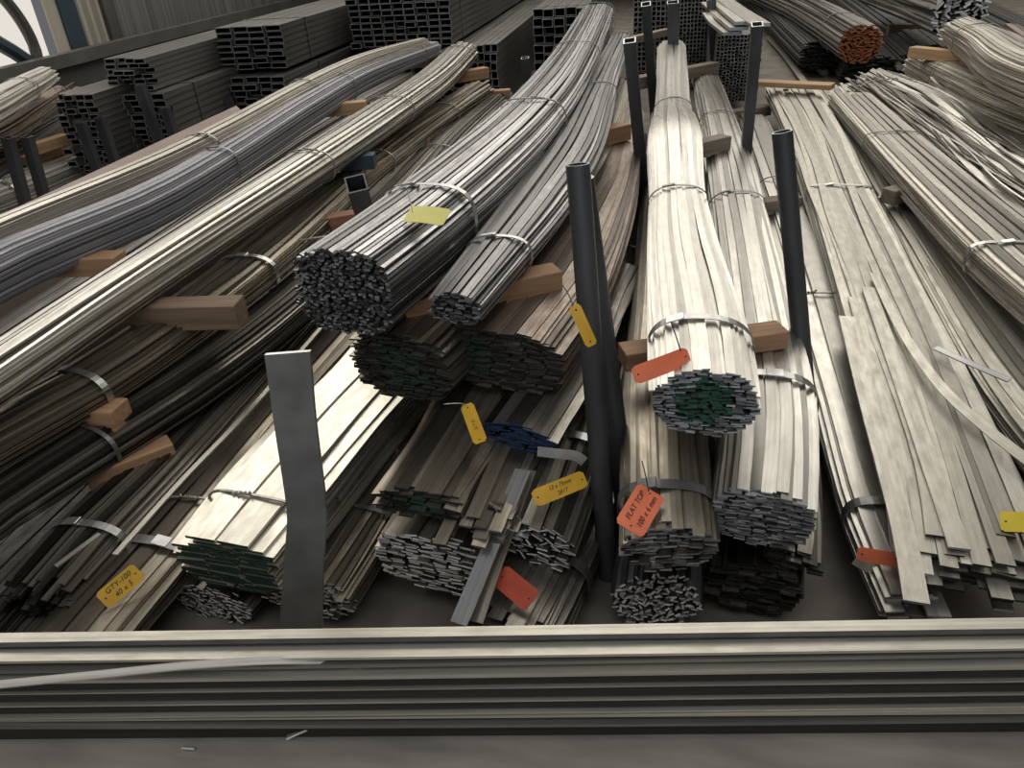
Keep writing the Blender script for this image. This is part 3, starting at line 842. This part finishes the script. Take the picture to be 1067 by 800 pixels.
bundle('R2b', 'spread of narrow galvanised bars fanning out right of the wide ones',
       [(1220, 560, .13, 150), (1095, 420, .14, 125), (1020, 320, .15, 96), (962, 240, .16, 66), (926, 180, .17, 56), (892, 135, .17, 50), (866, 98, .17, 44)],
       rho=0.36, bw=0.026, bt=0.0055, mat='galv', end='grey', straps=[(945, 215, 'band', 0.016)], grow=True, jit=0.03, wob=0.010, nexp=3.4, tilt=0.1)
bundle('R3', 'creamy bright bundle with an orderly edge of thin bars, bound twice at the right',
       [(1180, 375, .33, 80), (1060, 274, .33, 74), (985, 204, .33, 60), (930, 150, .32, 47), (885, 104, .31, 36)],
       rho=0.42, bw=0.032, bt=0.006, mat='cream', end='grey', straps=[(929, 150, 'wire'), (1056, 270, 'band')], nexp=4.5, jit=0.03, wob=0.004)
bundle('R5', 'tangled wide heap of twisted galvanised bars behind the creamy bundle',
       [(1160, 262, .32, 90), (1067, 198, .32, 82), (1005, 150, .31, 66), (955, 112, .30, 56), (918, 90, .30, 44)],
       rho=0.4, bw=0.030, bt=0.006, mat='pale', end='grey', straps=[(930, 97, 'wire')], nexp=3, jit=0.08, wob=0.024, rot=0.3)
bundle('R7', 'grey bundle with a deep dark side under the light batten at the upper right',
       [(1160, 150, .36, 66), (1067, 117, .36, 58), (1010, 90, .36, 48), (963, 66, .36, 36)],
       rho=0.72, bw=0.035, bt=0.006, mat='galv', end='dark', straps=[(995, 82, 'wire')], nexp=4.5, jit=0.02)
bundle('R6', 'grey bundle curving over the light batten at the upper right edge',
       [(1160, 112, .62, 66), (1067, 77, .62, 60), (1030, 50, .62, 50), (1002, 34, .62, 38)],
       rho=0.7, bw=0.035, bt=0.006, mat='cream', end='grey', straps=[(1020, 42, 'wire')], nexp=3, jit=0.03)

# ---- bundles of the bay behind
bundle('B1', 'dark bundle with an orange rusty round end at the top right',
       [(897, 46, .42, 47), (862, 24, .44, 40), (830, 7, .44, 33), (780, -14, .44, 26)],
       rho=0.85, bw=0.05, bt=0.012, mat='far', end='orange', rot=0.3, jit=0.015, straps=[(876, 34, 'wire')], nseg=20, ugap=1.02, gap=1.15)
bundle('B2', 'dark sagging bundle left of the rusty-ended one',
       [(852, 58, .2, 40), (822, 30, .22, 34), (800, 8, .24, 28), (775, -15, .26, 22)],
       rho=0.8, bw=0.05, bt=0.01, mat='shade', end='black', jit=0.05, nseg=20)
bundle('B3', 'dark bundle with a light grey cut end at the very top right',
       [(1000, 13, .66, 60), (955, -2, .66, 50), (910, -16, .66, 42)],
       rho=0.85, bw=0.06, bt=0.016, mat='far', end='light', rot=0.4, jit=0.03, nseg=14, gap=1.25)
bundle('B4', 'dark bundle lying in shadow below the light grey cut end',
       [(905, 76, .08, 60), (880, 45, .08, 52), (858, 20, .08, 44)],
       rho=0.6, bw=0.06, bt=0.014, mat='shade', end='black', jit=0.05, nseg=14)

bundle('B5', 'dark bundle on the floor behind the long light batten at the upper right',
       [(968, 70, .12, 62), (935, 42, .12, 54), (895, 12, .12, 46), (862, -12, .12, 38)], rho=0.7, bw=0.06, bt=0.014, mat='shade', end='black', jit=0.05, nseg=14)
bundle('B6', 'dark bundle on the floor in the upper right corner under the grey cut end',
       [(1085, 62, .12, 80), (1020, 24, .12, 66), (965, -8, .12, 54)], rho=0.7, bw=0.06, bt=0.014, mat='shade', end='black', jit=0.05, nseg=14)
bundle('B7', 'brownish stack of bars cut by the right edge at the top corner',
       [(1052, 36, .50, 26), (1085, 60, .50, 30), (1130, 92, .50, 36)], rho=1.0, bw=0.05, bt=0.016, mat='rusty', end='dark', jit=0.02, nseg=12)

# ---- far left
bundle('F1', 'bright banded bundle beyond the pink sheet at the left edge',
       [(-60, 228, .15, 40), (10, 201, .15, 38), (75, 174, .15, 33), (165, 135, .15, 26), (230, 106, .15, 18)],
       rho=0.6, bw=0.04, bt=0.008, mat='dull', end='grey', straps=[(75, 175, 'band'), (2, 207, 'band')], nseg=20)
bundle('F2', 'cream bundle with one wire tie at the left edge under the window',
       [(-80, 150, .70, 40), (-10, 112, .70, 36), (22, 94, .70, 30), (48, 79, .70, 22)],
       rho=0.7, bw=0.06, bt=0.008, mat='dull', end='grey', straps=[(22, 94, 'band')], nseg=18)
bundle('F3', 'ragged grey bundle below the cream one at the left edge',
       [(-80, 178, .50, 32), (0, 140, .50, 30), (35, 117, .50, 26), (64, 98, .50, 18)],
       rho=0.7, bw=0.06, bt=0.008, mat='rusty', end='grey', jit=0.1, rot=0.3, nseg=18, straps=[(60, 101, 'wire')])
bundle('F4', 'dark grey bundle behind the pair of left posts',
       [(-80, 215, .28, 34), (0, 172, .28, 32), (50, 140, .28, 26), (80, 120, .28, 20)],
       rho=0.7, bw=0.06, bt=0.008, mat='far', end='grey', jit=0.06, rot=0.2, nseg=18)

# ---- loose bars
G2 = 'loose flat bars on the piles'
loose('loose flat bar reaching from the stepped bars to the front stack', [(478, 650, .19), (500, 597, .24), (522, 545, .30), (545, 490, .345)], 0.04, 0.006, 'grey', group=G2)
loose('second loose bar, just right of and under the one reaching the front stack', [(496, 648, .17), (512, 600, .22), (530, 550, .27), (552, 490, .33)], 0.035, 0.006, 'brown', group=G2)
loose('loose wide galvanised bar at the left rim of the right-hand spread', [(955, 628, .26), (938, 540, .262), (905, 420, .27), (882, 330, .28)], 0.05, 0.006, 'galv', group=G2)
loose('loose galvanised bar next to the rim bar, ending higher', [(962, 598, .255), (950, 530, .257), (920, 420, .265), (890, 310, .275)], 0.04, 0.006, 'galv', group=G2)
loose('loose bar slipping out under the right-hand spread down to the front stack', [(1046, 636, .14), (1030, 590, .15), (1005, 520, .16)], 0.04, 0.006, 'pale', group=G2)
loose('loose galvanised bar ending above the black gap at the right front', [(1000, 572, .275), (975, 500, .275), (940, 400, .277), (905, 300, .29)], 0.045, 0.006, 'galv', group=G2)
loose('thin strip arching across the right-hand spread', [(1090, 494, .29), (1030, 448, .295), (980, 402, .30), (940, 345, .30), (910, 285, .30)], 0.028, 0.004, 'galv', group=G2, tw=0.5, tw1=0.0)
loose('short strip crossing from the narrow bars to the arching strip', [(1052, 396, .30), (1010, 378, .305), (975, 362, .30)], 0.02, 0.004, 'grey', group=G2, tw=0.3)
loose('pale strip standing out bright in the dark left bundle', [(120, 578, .27), (190, 500, .28), (262, 425, .28), (334, 342, .28)], 0.016, 0.005, 'white', group=G2, tw=0.05)
loose('short pale strip lying under the band of the lower left dark bundle', [(58, 590, .262), (82, 572, .27), (104, 556, .275)], 0.014, 0.003, 'bright', group=G2)
loose('thin pale strip across the gap below the short left post', [(298, 253, .47), (335, 247, .475), (378, 243, .48)], 0.014, 0.004, 'grey', group=G2)
loose('bright bar along the right edge of the white stack', [(352, 520, .22), (375, 488, .225), (410, 440, .23)], 0.012, 0.012, 'bright', group=G2)
for i, (a, b, c) in enumerate([((776, 24), (752, 5), (738, -8)), ((770, 30), (750, 14), (738, 3)), ((763, 35), (748, 24), (740, 14)), ((792, 26), (765, 8), (745, -8))]):
    loose(['topmost curved sheet bar over the black mesh pack', 'second curved sheet bar over the black mesh pack', 'lowest curved sheet bar over the black mesh pack',
           'curved sheet bar reaching the tall rear post over the mesh pack'][i], [(*a, .86-.03*i+(.1 if i == 3 else 0)), (*b, .84-.03*i+(.1 if i == 3 else 0)), (*c, .86-.03*i+(.1 if i == 3 else 0))], 0.12, 0.02, 'pale', group='curved sheet bars', name='curved_sheet_bar')
loose('loose dark bar on the floor below the rusty end', [(922, 66, .12), (905, 52, .14), (890, 40, .15)], 0.08, 0.02, 'far', group=G2)
loose('loose dark bar left of the light batten', [(940, 72, .15), (925, 55, .16), (912, 46, .17)], 0.08, 0.02, 'far', group=G2)
loose('loose bar hanging along the back of the right-hand bay', [(838, 85, .05), (818, 58, .05), (800, 38, .05)], 0.06, 0.008, 'galv', group=G2)
loose('narrow strip springing out behind the light batten', [(982, 92, .36), (976, 87, .38), (970, 80, .4)], 0.02, 0.004, 'pale', group=G2)

loose('short bright strip in the dark gap beside the batten end under the blue-grey bundle', [(124, 268, .335), (139, 256, .34), (154, 245, .345)], 0.014, 0.004, 'bright', group=G2, tw=0.5)

# pink-brown sheet under the far-left bundles
pa = [atz(-60, 252, .5), atz(246, 110, .5), atz(258, 121, .5), atz(-60, 290, .5)]
V = [tuple(p) for p in pa]+[(p[0], p[1], 0.0) for p in pa]
F = [(0, 3, 2, 1), (4, 5, 6, 7)]+[(j, (j+1) % 4, 4+(j+1) % 4, 4+j) for j in range(4)]
tag(link('sheet_stack', mesh('sheet_stack', V, F, plain('sheet_pink_brown', (0.28, 0.205, 0.18), 0.55, 0.2, 0.15, 4))), 'pinkish brown topped sheet stack beside the far-left bundles', 'sheet stack')

# ================================================================== BATTENS
batten('orange-brown batten end poking out under the blue-grey bundle', (20, 276, .60), (127, 274, .60), .065, .08, 'mid')
batten('old dark batten with a rough round end between the bright and the brown bundles', (140, 328, .50), (252, 325, .50), .08, .09, 'old')
batten('light batten block between the two left dark bundles, upper one', (60, 428, .37), (128, 433, .37), .07, .08, 'mid')
batten('batten block tilted below the upper left block, right end rounded', (90, 500, .235), (180, 466, .235), .06, .07, 'mid')
batten('red-brown batten behind the short left post', (290, 240, .44), (378, 226, .44), .06, .07, 'red')
batten('light batten between the blue-grey and the bright bundles', (310, 117, .60), (382, 111, .60), .07, .08, 'light')
batten('batten under the far end of the blue-grey bundle', (405, 68, .55), (461, 62, .55), .08, .09, 'mid')
batten('small orange-brown batten block between the far brown bundles', (412, 155, .37), (446, 149, .37), .07, .08, 'mid')
batten('batten under the far end of the bright bundle', (455, 84, .46), (507, 75, .46), .08, .09, 'mid')
batten('broken batten with a splintered tip behind the brown bundle', (485, 100, .36), (532, 97, .36), .06, .08, 'mid')
batten('square dark steel block under the bright bundle', (335, 170, .53), (391, 167, .53), .07, .08, MT_COLB, None, 'steel_block')
batten('batten under the smaller grey bundle beside the round posts', (420, 322, .61), (581, 289, .61), .068, .08, 'mid')
batten('batten behind the round posts, carrying the two grey bundles', (560, 160, .60), (652, 136, .60), .075, .08, 'mid')
batten('grey batten end right of the batten behind the round posts', (615, 158, .50), (664, 146, .50), .06, .07, 'grey')
batten('batten under the green-ended bundle near its front', (648, 372, .475), (815, 348, .475), .052, .08, 'mid')
batten('grey batten half way along the green-ended bundle', (675, 168, .48), (756, 148, .48), .075, .08, 'grey')
batten('grey batten near the far end of the green-ended bundle', (655, 88, .47), (745, 70, .47), .08, .09, 'grey')
batten('weathered batten behind the right-hand round post', (760, 220, .22), (832, 210, .22), .07, .08, 'grey')
batten('small batten on the floor behind the tall rear post', (752, 122, .16), (800, 114, .16), .07, .09, 'grey')
batten('thin batten lying across the far end of the right-hand spread', (786, 86, .36), (868, 90, .36), .035, .12, 'light')
batten('batten end between the galvanised spread and the creamy bundle', (925, 205, .27), (978, 191, .27), .07, .08, 'grey')
batten('long light batten between the two upper right bundles', (950, 54, .50), (1030, 62, .50), .075, .09, 'light')
batten('light batten block behind the left pair of posts', (30, 157, .36), (70, 144, .36), .07, .09, 'light')
batten('lower pale batten block behind the left pair of posts', (25, 168, .28), (78, 150, .28), .06, .09, 'light')
batten('pale batten end in the gap right of the white stack', (360, 488, .14), (411, 467, .14), .05, .06, 'mid')
batten('small batten on the floor beside the narrow pale bundle', (838, 457, .035), (866, 453, .035), .05, .06, 'grey')
batten('greyed batten crossing behind the top of the pale bundle', (640, 46, .52), (696, 33, .52), .06, .08, 'grey')
batten('grey wooden block behind the rusty end, upper one', (925, 31, .30), (960, 30, .30), .1, .12, 'old')
batten('grey wooden block behind the rusty end, lower one', (922, 41, .2), (950, 40, .2), .09, .12, 'old')

# ================================================================== POSTS
def vpost(fn, label, top, bot_y, Y, leanpx=None, w=0.05, **kw):
    """top pixel at distance Y; foot on the floor straight below or at a given pixel column"""
    t = aty(*top, Y); b = np.array([t[0], t[1], 0.0])
    if leanpx: b = atz(leanpx[0], leanpx[1], 0.0)
    return fn(label, t, b, w, **kw)


tube_post('front round post leaning slightly, open at the top, beside the rusty bundle', aty(602, 171, 1.62), atz(634, 600, 0), .026)
tube_post('second round post leaning against the front one, foot to the right', aty(605, 186, 1.69), atz(657, 560, 0), .030)
tube_post('right-hand round post with an open top in front of the narrow pale bundle', aty(815, 137, 2.15), atz(846, 478, 0), .027)
square_post('tall square rear post right of the green-ended bundle', aty(789, 25, 4.0), atz(771, 228, 0), .052)
square_post('square rear post left of the green-ended bundle', aty(656, 42, 3.5), atz(676, 262, 0), .052)
square_post('farther square post behind the left side of the green-ended bundle', aty(673, 4, 5.6), atz(684, 150, 0), .06)
square_post('dark far post left of the mesh tube pack', aty(701, 2, 6.6), atz(702, 125, 0), .085)
square_post('dark far post right of the mesh tube pack', aty(741, -2, 6.8), atz(748, 118, 0), .07)
square_post('short square post standing between the brown bundles left of the speckled end', aty(371, 191, 2.45), atz(412, 330, 0), .07, turn=0.4)
square_post('short thin post behind the big grey top bundle', aty(547, 60, 6.3), atz(556, 140, 0), .06)
for lb, tp, bt in (('leftmost of the dark posts at the left edge', (8, 143), (34, 240)), ('dark post second from the left edge', (28, 142), (54, 232)),
                   ('dark post left of the small left tube pack', (64, 104), (88, 190)), ('dark post in front of the left tube pack, left one', (84, 127), (114, 212)),
                   ('dark post in front of the left tube pack, right one', (104, 122), (132, 206)), ('slim dark post right of the small left tube pack', (98, 96), (130, 180)),
                   ('tall dark post in the gap of the left tube packs', (146, 88), (182, 198)), ('dark post just right of the tall left one', (172, 112), (198, 196)),
                   ('dark post before the banded tube pack at the left', (199, 84), (222, 168)), ('short dark post beside the pink topped sheet stack', (237, 102), (254, 158))):
    b = atz(*bt, 0); square_post(lb, aty(*tp, b[1]), b, .055, 'dark posts of the far-left bay', rim=0)

# bent flat post in front
pr = [(314, 700, 1.10, 42), (314, 655, 1.11, 43), (316, 600, 1.12, 41), (320, 545, 1.13, 40), (319, 520, 1.13, 40), (308, 440, 1.14, 42), (300, 367, 1.15, 46)]
V = []; F = []
ctr = np.array([aty(x, y, Y) for x, y, Y, w in pr]); ctr[0][2] = min(ctr[0][2], 0.1)
ctr = np.vstack([[ctr[0][0], ctr[0][1], 0.0], ctr]); ws = [42]+[p[3] for p in pr]
Q, _ = catmull(np.column_stack([ctr, ws]), 24)
for q in Q:
    hw = q[3]/2*((q[:3]-CAM) @ _F)/FPX
    for sx, sy in ((-1, -1), (1, -1), (1, 1), (-1, 1)):
        V.append(q[:3]+np.array([sx*hw, sy*0.004+sx*hw*0.22, 0])-Q[0][:3])
for i in range(len(Q)-1):
    for j in range(4): F.append((i*4+j, i*4+(j+1) % 4, (i+1)*4+(j+1) % 4, (i+1)*4+j))
F.append((3, 2, 1, 0)); k = 4*(len(Q)-1); F.append((k, k+1, k+2, k+3))
fm = [(1 if i % 4 in (1, 3) else 0) for i in range(4*(len(Q)-1))]+[0, 1]
tag(link('flat_steel_post', mesh('flat_post', V, F, [MT_POSTF, MT_CUT], fm), None, Q[0][:3]), 'upright bent flat steel post in front of the white stack', 'post')

# ================================================================== TUBE PACKS
pack('tube pack with four columns of open ends below the left beam', 228, 296, 27, 72, 6.3, 4, 7, bands=(0.35,))
pack('tube pack under the four-column pack at the left', 243, 300, 80, 122, 6.1, 4, 6, ground=True, bands=(0.5,))
pack('tube pack with dark open ends left of the four-column pack', 112, 160, 60, 94, 5.3, 4, 6, L=3.2, bands=())
pack('lower tube pack banded in yellow and white left of the four-column pack', 122, 178, 97, 140, 5.2, 4, 6, ground=True, L=3.2, bands=(0.5,))
pack('small tube pack with dark open ends behind the left posts', 64, 106, 98, 150, 4.9, 4, 8, ground=True, L=2.2, bands=())
pack('big tube pack with many dark open ends at the top left of the middle', 364, 470, -4, 48, 7.6, 9, 8, bands=(0.3,))
pack('lower tube pack below the big dark-ended one', 378, 486, 54, 98, 7.4, 8, 6, ground=True, bands=())
pack('long low tube pack seen from its side behind the big grey top bundle', 492, 520, 46, 108, 7.3, 4, 7, ground=True, bands=())
pack('stack of wide hollow sections behind the big grey top bundle', 556, 612, 8, 72, 8.0, 5, 7, ground=True, L=4, bands=(0.2,), rough=0.06)
pack('mesh-like pack of small square tubes behind the green-ended bundle', 704, 742, -6, 70, 8.0, 10, 18, ground=True, L=4, bands=())
pack('black mesh-like pack of small tubes right of the green-ended bundle', 745, 792, 36, 106, 6.6, 12, 18, L=4, bands=())
pack('dark tube pack left of the mesh-like one', 660, 702, -10, 72, 8.6, 9, 16, ground=True, L=4, bands=())

# ================================================================== TAGS
paper_tag('lemon yellow blank tag on top of the big speckled bundle', (424, 223, .868), (466, 227, .862), .075, 'lemon', bend=0.004, nrm=(0, -0.25, 1), wire=[(430, 221, .88), (427, 208, .93), (424, 196, .98)], holes=False, strip='white')
paper_tag('yellow handwritten tag on the wide brown-grey bundle at the lower left', (106, 627, .19), (145, 594, .205), .048, 'yellow', ['GTY-100', '40 x 5'], flip=False, size=.018)
paper_tag('folded yellow tag beside the blue painted end', (486, 421, .455), (501, 461, .42), .035, 'yellow', ['12 x 75'], bend=-0.006, wire=[(486, 421, .46), (476, 420, .47), (462, 421, .47)], strip='white', size=.012)
paper_tag('yellow tag with red marks across the tilted-ended bundle', (556, 520, .335), (610, 498, .33), .042, 'yellow', ['12 x 75mm', '2017'], bend=0.006, size=.014)
paper_tag('narrow yellow tag hanging between the batten and the round posts', (598, 318, .79), (617, 360, .70), .026, 'yellow', [], bend=0.004, wire=[(597, 318, .79), (592, 306, .76), (586, 297, .70)])
paper_tag('orange tag lying on the green-ended bundle', (660, 392, .655), (718, 370, .665), .040, 'orange', [], bend=0.008, wire=[(710, 369, .67), (706, 355, .70), (699, 335, .73)])
paper_tag('orange handwritten tag hanging on the bundle below the green-ended one', (655, 552, .40), (679, 511, .42), .066, 'orange', ['FLAT TOP', '100 x 6 mm'], bend=0.004, wire=[(676, 512, .43), (673, 497, .45), (669, 480, .47)], size=.018)
paper_tag('red tag half in shadow on the lowest dark bundle', (520, 598, .20), (555, 627, .185), .055, 'red', [], bend=0.003)
paper_tag('red tag on the bright loop of band by the bare floor', (893, 576, .20), (945, 584, .20), .034, 'orange', [], bend=0.006, lean=-0.3)
paper_tag('bright yellow tag at the right edge on the wide galvanised bars', (1042, 543, .31), (1092, 545, .31), .044, 'sun', [], bend=0.003, lean=0.1)

# loose bright band loop sticking out by the floor strip and the one by the posts
def band_loop(label, pts, w, mt=MT_SEAL):
    P, s = catmull([atz(*p) for p in pts], 20); V = []; F = []
    T = np.gradient(P, axis=0)
    for p, t in zip(P, T):
        u = np.array([0, 0.35, 1.0]); u = norm(u-norm(t)*(u @ norm(t))); n = norm(np.cross(t, u))
        for a, b in ((-1, -1), (1, -1), (1, 1), (-1, 1)): V.append(p+u*a*w/2+n*b*0.0008-P[0])
    for i in range(len(P)-1):
        for j in range(4): F.append((i*4+j, i*4+(j+1) % 4, (i+1)*4+(j+1) % 4, (i+1)*4+j))
    F += [(3, 2, 1, 0), tuple(4*(len(P)-1)+j for j in range(4))]
    return tag(link('loose_band', mesh('loose_band', V, F, mt), None, P[0]), label, 'strap', 'loose ends of steel band')


band_loop('bright loop of band bulging from the narrow pale bundle below the red tag', [(948, 594, .15), (925, 596, .15), (905, 590, .16), (891, 582, .17)], .03)
band_loop('bright band end sticking out towards the round posts', [(560, 470, .355), (585, 473, .35), (600, 475, .345), (609, 481, .33)], .026, MT_STRAP)

# ================================================================== LIGHT
w = bpy.data.worlds.new('world'); SC.world = w; w.use_nodes = True
bg = w.node_tree.nodes['Background']; bg.inputs[0].default_value = (0.95, 0.97, 1.0, 1); bg.inputs[1].default_value = 0.13


def area(name, loc, target, sx, sy, power, col=(1, 1, 1)):
    l = bpy.data.lights.new(name, 'AREA'); l.shape = 'RECTANGLE'; l.size = sx; l.size_y = sy; l.energy = power; l.color = col
    o = bpy.data.objects.new(name, l); COL.objects.link(o); o.location = loc
    o.rotation_euler = (Vector(target)-Vector(loc)).to_track_quat('-Z', 'Y').to_euler(); return o


area('skylight_rear', (-3.5, 11, 6.5), (-1, 4, 0), 21, 6.5, 1120, (1.0, 0.95, 0.86))
area('skylight_middle', (1.5, 5, 6.5), (0.5, 4, 0), 9, 3, 110, (1.0, 0.97, 0.90))
area('open_gate_behind_camera', (0.5, -5.0, 3.2), (0, 3, 0.3), 8, 4, 90, (0.93, 0.96, 1.0))
area('skylight_front', (0.3, -1.4, 6.2), (0, 1.2, 0), 6, 2.5, 85, (0.95, 0.97, 1.0))
vs = SC.view_settings
SC.display_settings.display_device = 'sRGB'
vs.view_transform = 'Standard'; vs.look = 'None'; vs.gamma = 1.0; vs.use_curve_mapping = False; vs.exposure = 0.0
